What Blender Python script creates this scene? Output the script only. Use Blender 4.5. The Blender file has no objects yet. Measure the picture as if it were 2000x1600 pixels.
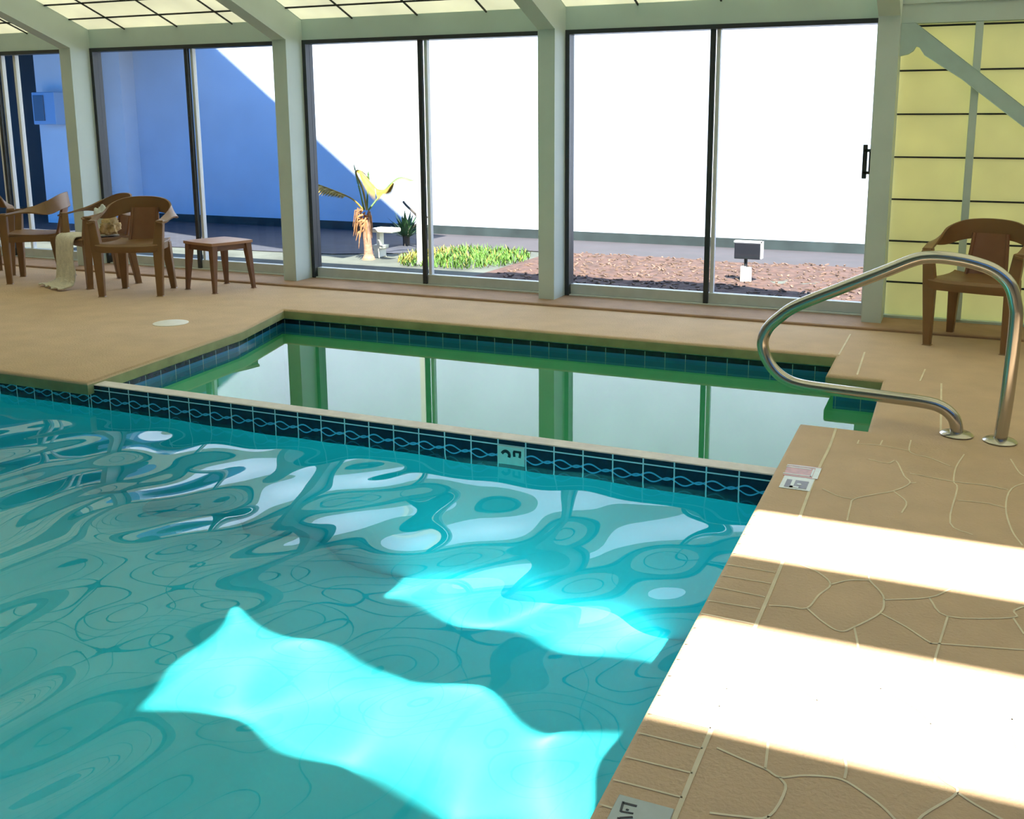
import bpy, bmesh, math, random
import numpy as np
from mathutils import Vector, Matrix, noise
from mathutils.geometry import tessellate_polygon

random.seed(7)
rng = np.random.default_rng(11)
S = bpy.context.scene
COL = S.collection

# ------------------------------------------------------------------ camera
YAW, PIT, ROL, FPX = .382, .1825, .0022, 1882.4
fw = Vector((-math.sin(YAW)*math.cos(PIT), math.cos(YAW)*math.cos(PIT), -math.sin(PIT)))
rt = Vector((math.cos(YAW), math.sin(YAW), 0))
up = rt.cross(fw)
r2 = rt*math.cos(ROL) + up*math.sin(ROL)
u2 = -rt*math.sin(ROL) + up*math.cos(ROL)
cam_data = bpy.data.cameras.new('camera')
cam = bpy.data.objects.new('camera', cam_data)
COL.objects.link(cam)
cam.matrix_world = Matrix(((r2.x, u2.x, -fw.x, 7.55), (r2.y, u2.y, -fw.y, -6.9859), (r2.z, u2.z, -fw.z, 1.3022), (0, 0, 0, 1)))
cam_data.sensor_fit = 'HORIZONTAL'
cam_data.sensor_width = 36
cam_data.lens = FPX/2000*36
cam_data.shift_x, cam_data.shift_y = -100/2000, -200/2000
cam_data.clip_start, cam_data.clip_end = .05, 200
S.camera = cam

# ------------------------------------------------------------------ sky, sun, exposure
W = bpy.data.worlds.new('sky')
S.world = W
W.use_nodes = True
bg = W.node_tree.nodes['Background']
bg.inputs[0].default_value = (.03, .32, 1.0, 1)
bg.inputs[1].default_value = 1.45
SX, SY = -.6, .57                      # metres travelled in x per metre of y, and in y per metre of drop
sun_dir = Vector((SX*SY, SY, -1)).normalized()
sd = bpy.data.lights.new('sun', 'SUN')
sd.energy = 20
sd.color = (1, .93, .81)
sd.cycles.is_caustics_light = True
sd.angle = math.radians(.6)
sun = bpy.data.objects.new('sun', sd)
sun.rotation_euler = sun_dir.to_track_quat('-Z', 'Y').to_euler()
sun.location = (12, -10, 12)
COL.objects.link(sun)
S.view_settings.view_transform = 'Standard'
S.view_settings.look = 'None'
S.view_settings.gamma = 1
S.view_settings.use_curve_mapping = False
S.view_settings.exposure = .42
S.cycles.max_bounces = 12
S.cycles.diffuse_bounces = 6
S.cycles.glossy_bounces = 5
S.cycles.transmission_bounces = 8
S.cycles.transparent_max_bounces = 16
S.cycles.sample_clamp_indirect = 6

# ------------------------------------------------------------------ materials
MATS = {}


def mat(name, color=(.5, .5, .5), rough=.6, metal=0, spec=.5, noise_amt=0, noise_scale=8, bump=0, bump_scale=60, detail=4):
    m = bpy.data.materials.new(name)
    m.use_nodes = True
    nt = m.node_tree
    b = nt.nodes['Principled BSDF']
    b.inputs['Base Color'].default_value = (*color, 1)
    b.inputs['Roughness'].default_value = rough
    b.inputs['Metallic'].default_value = metal
    b.inputs['Specular IOR Level'].default_value = spec
    tc = nt.nodes.new('ShaderNodeTexCoord')
    if noise_amt:
        n = nt.nodes.new('ShaderNodeTexNoise')
        n.inputs['Scale'].default_value = noise_scale
        n.inputs['Detail'].default_value = detail
        nt.links.new(tc.outputs['Object'], n.inputs['Vector'])
        r = nt.nodes.new('ShaderNodeValToRGB')
        r.color_ramp.elements[0].position = .3
        r.color_ramp.elements[1].position = .7
        r.color_ramp.elements[0].color = (*[c*(1-noise_amt) for c in color], 1)
        r.color_ramp.elements[1].color = (*[min(1, c*(1+noise_amt)) for c in color], 1)
        nt.links.new(n.outputs['Fac'], r.inputs['Fac'])
        nt.links.new(r.outputs['Color'], b.inputs['Base Color'])
    if bump:
        n2 = nt.nodes.new('ShaderNodeTexNoise')
        n2.inputs['Scale'].default_value = bump_scale
        n2.inputs['Detail'].default_value = 5
        nt.links.new(tc.outputs['Object'], n2.inputs['Vector'])
        bp = nt.nodes.new('ShaderNodeBump')
        bp.inputs['Strength'].default_value = bump
        bp.inputs['Distance'].default_value = .01
        nt.links.new(n2.outputs['Fac'], bp.inputs['Height'])
        nt.links.new(bp.outputs['Normal'], b.inputs['Normal'])
    MATS[name] = m
    return m


def mix_shader(nt, fac, a, b):
    x = nt.nodes.new('ShaderNodeMixShader')
    if isinstance(fac, float):
        x.inputs[0].default_value = fac
    else:
        nt.links.new(fac, x.inputs[0])
    nt.links.new(a, x.inputs[1])
    nt.links.new(b, x.inputs[2])
    return x.outputs[0]


def translucent_mat(name, refl, trans, amount):
    m = bpy.data.materials.new(name)
    m.use_nodes = True
    nt = m.node_tree
    nt.nodes.remove(nt.nodes['Principled BSDF'])
    d = nt.nodes.new('ShaderNodeBsdfDiffuse')
    t = nt.nodes.new('ShaderNodeBsdfTranslucent')
    tc = nt.nodes.new('ShaderNodeTexCoord')
    n = nt.nodes.new('ShaderNodeTexNoise')
    n.inputs['Scale'].default_value = 3
    nt.links.new(tc.outputs['Object'], n.inputs['Vector'])
    for node, c in ((d, refl), (t, trans)):
        r = nt.nodes.new('ShaderNodeValToRGB')
        r.color_ramp.elements[0].position = .3
        r.color_ramp.elements[1].position = .7
        r.color_ramp.elements[0].color = (*[v*.94 for v in c], 1)
        r.color_ramp.elements[1].color = (*[min(1, v*1.05) for v in c], 1)
        nt.links.new(n.outputs['Fac'], r.inputs['Fac'])
        nt.links.new(r.outputs['Color'], node.inputs['Color'])
    o = mix_shader(nt, amount, d.outputs[0], t.outputs[0])
    nt.links.new(o, nt.nodes['Material Output'].inputs['Surface'])
    MATS[name] = m
    return m


def clear_mat(name, tint, ior, rough=0.0):
    """see-through sheet: transparent below, mirror-like above by Fresnel"""
    m = bpy.data.materials.new(name)
    m.use_nodes = True
    nt = m.node_tree
    nt.nodes.remove(nt.nodes['Principled BSDF'])
    t = nt.nodes.new('ShaderNodeBsdfTransparent')
    t.inputs['Color'].default_value = (*tint, 1)
    g = nt.nodes.new('ShaderNodeBsdfGlossy')
    g.inputs['Roughness'].default_value = rough
    f = nt.nodes.new('ShaderNodeLayerWeight')
    f.inputs['Blend'].default_value = .5
    p = nt.nodes.new('ShaderNodeMath')
    p.operation = 'POWER'
    nt.links.new(f.outputs['Facing'], p.inputs[0])
    p.inputs[1].default_value = 5
    q = nt.nodes.new('ShaderNodeMath')
    q.operation = 'MULTIPLY_ADD'
    f0 = ((ior-1)/(ior+1))**2
    nt.links.new(p.outputs[0], q.inputs[0])
    q.inputs[1].default_value = 1-f0
    q.inputs[2].default_value = f0
    o = mix_shader(nt, q.outputs[0], t.outputs[0], g.outputs[0])
    nt.links.new(o, nt.nodes['Material Output'].inputs['Surface'])
    MATS[name] = m
    return m


SAND = (.60, .425, .265)
mat('deck_sand', SAND, .8, noise_amt=.07, noise_scale=5, bump=.35, bump_scale=90)
mat('coping_face', (.30, .30, .15), .8, noise_amt=.15, noise_scale=9)
mat('grout', (.80, .70, .50), .8, noise_amt=.1, noise_scale=12)
mat('kerb_brown', (.40, .25, .15), .75, noise_amt=.12, noise_scale=6, bump=.2)
mat('frame_paint', (.62, .73, .70), .55, noise_amt=.03, noise_scale=4)
mat('header_paint', (.56, .69, .66), .55, noise_amt=.04, noise_scale=4)
mat('stud_paint', (.56, .70, .66), .55, noise_amt=.04, noise_scale=5)
mat('brace_paint', (.47, .64, .63), .55, noise_amt=.05, noise_scale=8)
mat('wall_white', (.50, .48, .42), .7, noise_amt=.03, noise_scale=3)
mat('backlit_aluminium', (.045, .05, .055), .4, metal=.2)  # door frame metal darkened in colour to stand for backlight
mat('bronze_grey', (.13, .15, .15), .4, metal=.3)
mat('aluminium', (.62, .67, .66), .45, metal=.15, noise_amt=.05, noise_scale=14)  # lighter than the frame to paint the light on the bottom rail
mat('white_sunlit_metal', (.85, .87, .88), .4)  # sunlight put into the colour of the outer stiles; plain white on the hood
mat('black_line', (.02, .022, .02), .6)
mat('handle_black', (.03, .032, .03), .35)
translucent_mat('roof_fibreglass', (.80, .80, .68), (.84, .83, .68), .37)
translucent_mat('yellow_fibreglass', (.86, .81, .44), (.90, .86, .50), .5)
mat('roof_solid', (.30, .30, .27), .8, noise_amt=.03)
clear_mat('pane', (.91, .93, .94), 1.28)
m = mat('pool_water', (.86, .99, .99), 0.0)
m.node_tree.nodes['Principled BSDF'].inputs['Transmission Weight'].default_value = 1
m.node_tree.nodes['Principled BSDF'].inputs['IOR'].default_value = 1.33
clear_mat('spa_water', (.72, .93, .86), 1.33)
mat('pool_plaster', (.05, .82, .94), .7, noise_amt=.05, noise_scale=2)
mat('spa_plaster', (.27, .70, .46), .7, noise_amt=.06, noise_scale=3)
mat('divider_cap', (.72, .68, .63), .55, noise_amt=.1, noise_scale=20)
mat('chair_brown', (.235, .125, .05), .42, noise_amt=.08, noise_scale=7)
mat('splat_brown', (.25, .115, .055), .42, noise_amt=.08, noise_scale=7)
mat('stool_brown', (.20, .095, .045), .45, noise_amt=.08, noise_scale=7)
mat('stool_top', (.42, .22, .12), .45, noise_amt=.06, noise_scale=7)
mat('sticker', (.70, .62, .47), .6)
mat('ink', (.015, .02, .03), .5)
mat('steel', (.50, .48, .44), .22, metal=1, noise_amt=.06, noise_scale=3)
mat('towel_cream', (.78, .73, .60), .95, noise_amt=.12, noise_scale=25, bump=.6, bump_scale=120)
mat('towel_white', (.74, .78, .78), .95, noise_amt=.06, noise_scale=20, bump=.5, bump_scale=120)
mat('towel_yellow', (.70, .53, .27), .95, noise_amt=.25, noise_scale=14, bump=.6, bump_scale=90)
mat('marker_white', (.62, .82, .78), .3, noise_amt=.05, noise_scale=30)
mat('marker_grey', (.48, .56, .55), .35, noise_amt=.06, noise_scale=30)
mat('marker_pale', (.72, .80, .76), .35, noise_amt=.06, noise_scale=60)
mat('marker_red', (.50, .20, .14), .35, noise_amt=.25, noise_scale=40)
mat('marker_dark', (.09, .085, .07), .35, noise_amt=.2, noise_scale=60)
mat('lid_white', (.86, .84, .78), .5, noise_amt=.04, noise_scale=20)
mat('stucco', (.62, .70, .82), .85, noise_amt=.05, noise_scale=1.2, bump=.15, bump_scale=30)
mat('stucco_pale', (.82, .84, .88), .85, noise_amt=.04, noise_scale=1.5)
mat('plinth_dark', (.030, .045, .045), .8, noise_amt=.3, noise_scale=3)
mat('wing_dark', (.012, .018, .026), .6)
mat('shaded_asphalt', (.035, .038, .050), .9, noise_amt=.2, noise_scale=4, bump=.3)  # darkened to stand for shade on the ground
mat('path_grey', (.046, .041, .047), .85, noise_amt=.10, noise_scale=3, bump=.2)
mat('soil', (.075, .085, .07), .95, noise_amt=.3, noise_scale=2.2, bump=.5, bump_scale=20)
mat('woodchip', (.075, .041, .032), .95, noise_amt=.45, noise_scale=11, bump=.9, bump_scale=25, detail=8)
mat('chip_light', (.15, .095, .07), .95, noise_amt=.3, noise_scale=5)
mat('grass_green', (.08, .19, .02), .7, noise_amt=.45, noise_scale=4)
mat('grass_yellow', (.32, .27, .05), .8, noise_amt=.3, noise_scale=4)
mat('trunk', (.34, .19, .12), .9, noise_amt=.25, noise_scale=20, bump=.6, bump_scale=40)
mat('fibre', (.36, .17, .07), .95, noise_amt=.35, noise_scale=30)
mat('frond_green', (.09, .17, .045), .6, noise_amt=.3, noise_scale=10)
mat('frond_yellow', (.33, .22, .035), .65, noise_amt=.3, noise_scale=14)
mat('leaf_dark', (.045, .11, .04), .6, noise_amt=.3, noise_scale=10)
mat('branch', (.07, .06, .05), .9)
mat('concrete_white', (.75, .73, .62), .85, noise_amt=.06, noise_scale=9)
mat('flood_black', (.012, .013, .02), .5)
mat('lamp_blue', (.30, .48, .72), .5)
mat('box_dark', (.10, .14, .20), .3)


def waterline_mat(name, spa=False):
    """navy waterline tiles, two rows, pale grout and a pair of crossing pale-blue waves (uv = metres along, height)"""
    m = bpy.data.materials.new(name)
    m.use_nodes = True
    nt = m.node_tree
    b = nt.nodes['Principled BSDF']
    b.inputs['Roughness'].default_value = .2
    uv = nt.nodes.new('ShaderNodeUVMap')
    sp = nt.nodes.new('ShaderNodeSeparateXYZ')
    nt.links.new(uv.outputs[0], sp.inputs[0])
    U, V = sp.outputs[0], sp.outputs[1]

    def op(o, a, b_=None, c=None):
        n = nt.nodes.new('ShaderNodeMath')
        n.operation = o
        for i, v in enumerate((a, b_, c)):
            if v is None:
                continue
            if isinstance(v, (int, float)):
                n.inputs[i].default_value = v
            else:
                nt.links.new(v, n.inputs[i])
        return n.outputs[0]
    T = .1325
    fu = op('FRACT', op('DIVIDE', op('ADD', U, 50*T), T))
    gu = op('LESS_THAN', fu, .045)
    g1 = op('LESS_THAN', op('ABSOLUTE', op('ADD', V, .0535)), .0028)
    g2 = op('GREATER_THAN', V, -.0275)
    grout = op('MAXIMUM', op('MAXIMUM', gu, g1), g2)
    row2 = op('LESS_THAN', V, -.056)
    ph = op('MULTIPLY', U, 2*math.pi/T)
    w1 = op('ADD', op('MULTIPLY', op('SINE', ph), .011), -.098)
    w2 = op('ADD', op('MULTIPLY', op('SINE', op('ADD', ph, 2.6)), .012), -.112)
    d1 = op('LESS_THAN', op('ABSOLUTE', op('SUBTRACT', V, w1)), .0036)
    d2 = op('LESS_THAN', op('ABSOLUTE', op('SUBTRACT', V, w2)), .0032)
    wave = op('MULTIPLY', op('MAXIMUM', d1, d2), row2)
    nz = nt.nodes.new('ShaderNodeTexNoise')
    nz.inputs['Scale'].default_value = 40
    nt.links.new(uv.outputs[0], nz.inputs['Vector'])
    base = nt.nodes.new('ShaderNodeValToRGB')
    base.color_ramp.elements[0].color = (.003, .008, .022, 1)
    base.color_ramp.elements[1].color = (.010, .028, .075, 1)
    nt.links.new(nz.outputs['Fac'], base.inputs['Fac'])

    def mixc(f, a, col):
        x = nt.nodes.new('ShaderNodeMix')
        x.data_type = 'RGBA'
        nt.links.new(f, x.inputs['Factor'])
        nt.links.new(a, x.inputs['A'])
        x.inputs['B'].default_value = (*col, 1)
        return x.outputs['Result']
    if spa:                                     # spa tiles: pale strip on top, dark glaze, blue foot
        foot = op('LESS_THAN', V, -.119)
        c = mixc(foot, base.outputs[0], (.04, .22, .50))
        grout = op('MAXIMUM', op('MULTIPLY', op('LESS_THAN', fu, .03), op('LESS_THAN', V, -.09)), op('GREATER_THAN', V, -.085))
        c = mixc(grout, c, (.36, .52, .60))
    else:
        c = mixc(wave, base.outputs[0], (.12, .48, .78))
        c = mixc(grout, c, (.66, .80, .88))
    nt.links.new(c, b.inputs['Base Color'])
    MATS[name] = m


waterline_mat('waterline_tile')
waterline_mat('spa_tile', True)


# ------------------------------------------------------------------ mesh helpers
class MB:
    def __init__(s):
        s.bm = bmesh.new()
        s.mi = 0

    def f(s, vs):
        try:
            fc = s.bm.faces.new(vs)
            fc.material_index = s.mi
            return fc
        except ValueError:
            return None

    def v(s, *p):
        return s.bm.verts.new(p)

    def box(s, a, b, M=None):
        (x0, y0, z0), (x1, y1, z1) = a, b
        p = [(x0, y0, z0), (x1, y0, z0), (x1, y1, z0), (x0, y1, z0), (x0, y0, z1), (x1, y0, z1), (x1, y1, z1), (x0, y1, z1)]
        return s.hexa(p, M)

    def hexa(s, p, M=None):
        vs = [s.bm.verts.new((M @ Vector(q)) if M else q) for q in p]
        for q in ((0, 3, 2, 1), (4, 5, 6, 7), (0, 1, 5, 4), (1, 2, 6, 5), (2, 3, 7, 6), (3, 0, 4, 7)):
            s.f([vs[i] for i in q])
        return vs

    def prism(s, poly, vec):
        """closed polygon (3d points) swept by vec"""
        vec = Vector(vec)
        a = [s.bm.verts.new(p) for p in poly]
        b = [s.bm.verts.new(Vector(p)+vec) for p in poly]
        n = len(a)
        tri = tessellate_polygon([[Vector(p) for p in poly]])
        for t in tri:
            s.f([a[i] for i in t])
            s.f([b[i] for i in reversed(t)])
        for i in range(n):
            j = (i+1) % n
            s.f([a[i], a[j], b[j], b[i]])

    def tube(s, path, r, n=14, cap=True):
        pts = [Vector(p) for p in path]
        rs = r if isinstance(r, (list, tuple)) else [r]*len(pts)
        rings = []
        prev = None
        for i, p in enumerate(pts):
            t = (pts[min(i+1, len(pts)-1)]-pts[max(i-1, 0)]).normalized()
            if prev is None:
                a = Vector((0, 0, 1)) if abs(t.z) < .9 else Vector((1, 0, 0))
                x = t.cross(a).normalized()
            else:
                x = (prev - t*prev.dot(t)).normalized()
            prev = x
            y = t.cross(x)
            rings.append([s.bm.verts.new(p+(x*math.cos(k*2*math.pi/n)+y*math.sin(k*2*math.pi/n))*rs[i]) for k in range(n)])
        for i in range(len(rings)-1):
            for k in range(n):
                s.f([rings[i][k], rings[i][(k+1) % n], rings[i+1][(k+1) % n], rings[i+1][k]])
        if cap:
            s.f(list(reversed(rings[0])))
            s.f(rings[-1])

    def lathe(s, prof, c, n=24):
        rings = [[s.bm.verts.new((c[0]+r*math.cos(k*2*math.pi/n), c[1]+r*math.sin(k*2*math.pi/n), c[2]+z)) for k in range(n)] for r, z in prof]
        for i in range(len(rings)-1):
            for k in range(n):
                s.f([rings[i][k], rings[i][(k+1) % n], rings[i+1][(k+1) % n], rings[i+1][k]])
        s.f(list(reversed(rings[0])))
        s.f(rings[-1])

    def grid(s, P):
        """P[i][j] points -> quads"""
        vs = [[s.bm.verts.new(p) for p in row] for row in P]
        for i in range(len(vs)-1):
            for j in range(len(vs[0])-1):
                s.f([vs[i][j], vs[i][j+1], vs[i+1][j+1], vs[i+1][j]])
        return vs

    def sheet(s, P, th, flip=False):
        """grid given a real thickness along its normals"""
        n, m = len(P), len(P[0])
        V = [[Vector(p) for p in row] for row in P]
        N = [[None]*m for _ in range(n)]
        for i in range(n):
            for j in range(m):
                a = V[min(i+1, n-1)][j]-V[max(i-1, 0)][j]
                b = V[i][min(j+1, m-1)]-V[i][max(j-1, 0)]
                N[i][j] = a.cross(b).normalized()*(th/2)
        A = [[s.bm.verts.new(V[i][j]+N[i][j]) for j in range(m)] for i in range(n)]
        B = [[s.bm.verts.new(V[i][j]-N[i][j]) for j in range(m)] for i in range(n)]
        for i in range(n-1):
            for j in range(m-1):
                s.f([A[i][j], A[i+1][j], A[i+1][j+1], A[i][j+1]])
                s.f([B[i][j], B[i][j+1], B[i+1][j+1], B[i+1][j]])
        for i in range(n-1):
            s.f([A[i][0], B[i][0], B[i+1][0], A[i+1][0]])
            s.f([A[i][m-1], A[i+1][m-1], B[i+1][m-1], B[i][m-1]])
        for j in range(m-1):
            s.f([A[0][j], A[0][j+1], B[0][j+1], B[0][j]])
            s.f([A[n-1][j], B[n-1][j], B[n-1][j+1], A[n-1][j+1]])

    def bevel(s, w, seg=2):
        bmesh.ops.remove_doubles(s.bm, verts=s.bm.verts, dist=1e-6)
        es = [e for e in s.bm.edges if len(e.link_faces) == 2 and e.calc_face_angle(0) > .6]
        bmesh.ops.bevel(s.bm, geom=es, offset=w, segments=seg, affect='EDGES', profile=.5)
        return s

    def build(s, name, mats, parent=None, smooth=False, loc=None, rot=None, angle=None):
        bmesh.ops.recalc_face_normals(s.bm, faces=s.bm.faces)
        me = bpy.data.meshes.new(name)
        s.bm.to_mesh(me)
        s.bm.free()
        for m in (mats if isinstance(mats, (list, tuple)) else [mats]):
            me.materials.append(MATS[m])
        if smooth:
            for p in me.polygons:
                p.use_smooth = True
            if angle:
                me.set_sharp_from_angle(angle=angle)
        o = bpy.data.objects.new(name, me)
        COL.objects.link(o)
        if parent:
            o.parent = parent
        if loc:
            o.location = loc
        if rot:
            o.rotation_euler = rot
        return o


def empty(name, loc=(0, 0, 0), rz=0):
    o = bpy.data.objects.new(name, None)
    COL.objects.link(o)
    o.location = loc
    o.rotation_euler = (0, 0, rz)
    o.empty_display_size = .1
    return o


def tag(o, label=None, cat=None, group=None, kind=None):
    if label:
        o['label'] = label
    if cat:
        o['category'] = cat
    if group:
        o['group'] = group
    if kind:
        o['kind'] = kind
    return o


def struct(o, label, cat):
    return tag(o, label, cat, kind='structure')


def smooth_path(pts, n=10):
    """Catmull-Rom through the points"""
    P = [Vector(p) for p in pts]
    P = [P[0]*2-P[1]]+P+[P[-1]*2-P[-2]]
    out = []
    for i in range(1, len(P)-2):
        for k in range(n):
            t = k/n
            out.append(.5*((2*P[i])+(P[i+1]-P[i-1])*t+(2*P[i-1]-5*P[i]+4*P[i+1]-P[i+2])*t*t+(3*P[i]-P[i-1]-3*P[i+1]+P[i+2])*t**3))
    out.append(P[-2])
    return out


BAY = 2.387           # frame spacing
XR, XL, XE = 6.98, .3, 12.0
HT = 2.03             # head of the glass doors
WATER = -.135
PITCH = .375
RIDGE_Y = -5.0


def roof_z(y):        # underside of the roof panels
    return 2.19+PITCH*(-y) if y >= RIDGE_Y else 2.19+PITCH*(-RIDGE_Y)-PITCH*(RIDGE_Y-y)


# ------------------------------------------------------------------ deck
HOLE = [(XL, -8.6), (XR, -8.6), (XR, -2.70), (7.275, -2.70), (7.275, -1.75), (XR, -1.75), (XR, -1.262), (3.05, -1.29), (3.27, -2.0), (3.43, -3.39), (XL, -3.39)]


def offset_poly(poly, d):
    """d > 0 moves the (counter-clockwise) outline outwards"""
    out = []
    n = len(poly)
    for i in range(n):
        p0, p1, p2 = Vector(poly[i-1]), Vector(poly[i]), Vector(poly[(i+1) % n])
        e1, e2 = (p1-p0).normalized(), (p2-p1).normalized()
        n1, n2 = Vector((e1.y, -e1.x)), Vector((e2.y, -e2.x))
        q = (n1+n2)
        q = q/max(.2, (1+n1.dot(n2)))
        out.append(p1+q*d)
    return out


def cutpx(cx, cy):
    """grout joints: where a flagstone joint lies on the deck plane"""
    a, b = 1400+cx/2.1617, 860+cy/2.1622
    d = fw+r2*((a-1100)/FPX)-u2*((b-600)/FPX)
    t = -1.3022/d.z
    return (7.55+d.x*t, -6.9859+d.y*t)


deck = MB()
rings = [(.022, 0), (.006, -.006), (0, -.018), (.0, -.070), (.01, -.075), (.06, -.075)]
outer = [(-2.6, -10.0), (XE, -10.0), (XE, -.45), (-2.6, -.45)]
loops = []
for d, z in rings:
    loops.append([deck.v(p.x, p.y, z) for p in offset_poly(HOLE, d)])
ov = [deck.v(*p, 0) for p in outer]
allv = ov+loops[0]
for t in tessellate_polygon([[v.co for v in ov], [v.co for v in loops[0]]]):
    deck.f([allv[i] for i in t])
for li, (a, b) in enumerate(zip(loops, loops[1:])):
    deck.mi = 2 if li >= 2 else 0
    for i in range(len(a)):
        j = (i+1) % len(a)
        deck.f([a[i], a[j], b[j], b[i]])
deck.mi = 1


def ribbon(pts, w, z=.0012):
    P = [Vector((*p, 0)) for p in pts]
    if len(P) > 2:
        P = smooth_path(P, 4)
    A, B = [], []
    for i, p in enumerate(P):
        t = (P[min(i+1, len(P)-1)]-P[max(i-1, 0)]).normalized()
        n = Vector((-t.y, t.x, 0))*(w/2)
        A.append(deck.v(p.x+n.x, p.y+n.y, z))
        B.append(deck.v(p.x-n.x, p.y-n.y, z))
    for i in range(len(P)-1):
        deck.f([A[i], A[i+1], B[i+1], B[i]])


JOINTS = [[(820, 0), (812, 42), (835, 60), (900, 75), (985, 110)], [(600, 0), (594, 15)], [(700, 0), (690, 20)], [(590, 15), (690, 22), (815, 45)],
          [(640, 80), (720, 98), (757, 88), (790, 150), (815, 182), (745, 215), (650, 232), (578, 250), (565, 275), (550, 340)], [(815, 182), (842, 180)],
          [(745, 215), (800, 262), (780, 308)], [(445, 205), (510, 235), (578, 250)], [(815, 140), (1000, 175), (1130, 190), (1230, 210)],
          [(1045, 60), (1010, 115), (1000, 175), (1015, 205), (985, 350), (1080, 400)], [(1020, 255), (1130, 265), (1215, 285)],
          [(1240, 80), (1285, 145), (1340, 160)], [(1340, 170), (1245, 205), (1220, 285), (1245, 380), (1290, 445)],
          [(350, 525), (430, 560), (480, 610), (430, 655), (380, 710), (300, 703), (220, 698)], [(480, 610), (560, 592), (640, 592)],
          [(610, 490), (640, 560), (645, 592), (690, 640), (705, 675), (690, 730), (580, 790), (520, 808), (450, 770), (380, 710)],
          [(705, 675), (895, 665), (990, 628)], [(895, 665), (975, 745), (1250, 750), (1255, 720), (1340, 690)], [(1250, 750), (1297, 820)],
          [(690, 730), (800, 790), (900, 855), (940, 860), (1340, 890)], [(975, 745), (940, 860), (920, 950), (960, 1010)], [(580, 790), (595, 865), (600, 950)],
          [(1275, 1020), (1250, 1150), (1255, 1250), (1275, 1330), (1285, 1480)],
          [(0, 1300), (100, 1345), (205, 1390), (265, 1425), (350, 1418), (440, 1420), (530, 1435), (620, 1490), (700, 1550), (760, 1612)],
          [(225, 1200), (205, 1390)], [(265, 1425), (290, 1475), (220, 1590), (100, 1590), (-30, 1575)], [(220, 1590), (205, 1640)],
          [(510, 1250), (545, 1370), (540, 1430)], [(890, 1375), (960, 1440), (1015, 1490), (870, 1585), (840, 1640)], [(1015, 1490), (1100, 1545), (1220, 1612)],
          [(690, 1050), (820, 1120), (900, 1200), (890, 1375)], [(900, 1200), (1250, 1180)], [(300, 1020), (420, 1100), (510, 1250)], [(420, 1100), (690, 1050), (650, 900)]]
for jt in JOINTS:
    ribbon([cutpx(*p) for p in jt], .0058)
ribbon([(7.143, -2.72), (7.147, -3.0), (7.139, -3.4), (7.146, -4.2), (7.138, -5.2), (7.142, -6.4), (7.14, -8.6)], .0105)   # joint behind the coping bricks
for k in range(60):
    y = -3.84-.0822*k
    ribbon([(XR+.012, y+.004*math.sin(k*2.1)), (7.137, y+.004*math.sin(k*3.3))], .0048)
ribbon([cutpx(*p) for p in ((880, -300), (858, -250))], .008)
ribbon([(7.565, -1.72), (7.575, -2.62)], .009)
ribbon([(7.13, -1.12), (7.14, -1.70)], .010)
ribbon([(XR+.02, -.62), (XR+.015, -1.25)], .010)
deck_o = deck.build('floor', ['deck_sand', 'grout', 'coping_face'], smooth=True, angle=math.radians(50))
struct(deck_o, 'sand coloured pool deck with flagstone joints and coping bricks', 'floor')

k = MB()
k.prism([(-2.6, 0.02, -.05), (-2.6, -.45, -.05), (-2.6, -.45, .012), (-2.6, -.44, .018), (-2.6, .02, .018)], (XE+2.6, 0, 0))
struct(k.build('trim_1', 'kerb_brown'), 'brown strip of deck running along the foot of the glass doors', 'kerb')

# ------------------------------------------------------------------ pool shell
WALL = offset_poly(HOLE, .042)


def wall_run(mb, uvl, p, q, z0, z1, u0=0.0):
    L = (Vector(q)-Vector(p)).length
    vs = [mb.v(*p, z0), mb.v(*q, z0), mb.v(*q, z1), mb.v(*p, z1)]
    fc = mb.f(vs)
    for l, uvc in zip(fc.loops, ((u0, z0), (u0+L, z0), (u0+L, z1), (u0, z1))):
        l[uvl].uv = uvc


DY0, DY1, DTOP = -3.346, -3.252, -.026      # the low tiled wall between spa and pool
pool = MB()
uvl = pool.bm.loops.layers.uv.new('UVMap')
PB, TB = -1.5, -.20
wl = [tuple(p) for p in WALL]
A, B, E_, F_ = wl[0], wl[1], wl[10], wl[9]
RX = wl[1][0]
segs = [(A, B), (B, (RX, DY0)), ((F_[0], DY0), (E_[0], DY0)), ((E_[0], DY0), A)]
for p, q in segs:
    pool.mi = 1
    wall_run(pool, uvl, p, q, TB, -.07)
    pool.mi = 0
    wall_run(pool, uvl, p, q, PB, TB)
vs = [pool.v(A[0], A[1], PB), pool.v(B[0], B[1], PB), pool.v(RX, DY0, PB), pool.v(A[0], DY0, PB)]
pool.f(vs)
pool_o = pool.build('pool_basin', ['pool_plaster', 'waterline_tile'])
pool_o.cycles.is_caustics_receiver = True
struct(pool_o, 'turquoise basin of the main pool with navy waterline tiles', 'pool')

dv = MB()
uvl = dv.bm.loops.layers.uv.new('UVMap')
x0, x1 = F_[0], RX
dv.mi = 1
wall_run(dv, uvl, (x0, DY0), (x1, DY0), TB, DTOP-.004, x0-5.779)
dv.mi = 0
wall_run(dv, uvl, (x0, DY0), (x1, DY0), PB, TB)
dv.mi = 3
wall_run(dv, uvl, (x1, DY1), (x0, DY1), PB, DTOP-.012)
dv.mi = 2
prof = [(DY0, DTOP-.004), (DY0+.003, DTOP), (DY1-.012, DTOP), (DY1-.003, DTOP-.004), (DY1, DTOP-.012)]
rows = [[(x0+(x1-x0)*i/24, y, z) for i in range(25)] for y, z in prof]
dv.grid(rows)
struct(dv.build('divider_wall', ['pool_plaster', 'waterline_tile', 'divider_cap', 'spa_plaster']), 'low navy tiled wall with pale cap between spa and main pool', 'pool wall')

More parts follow.
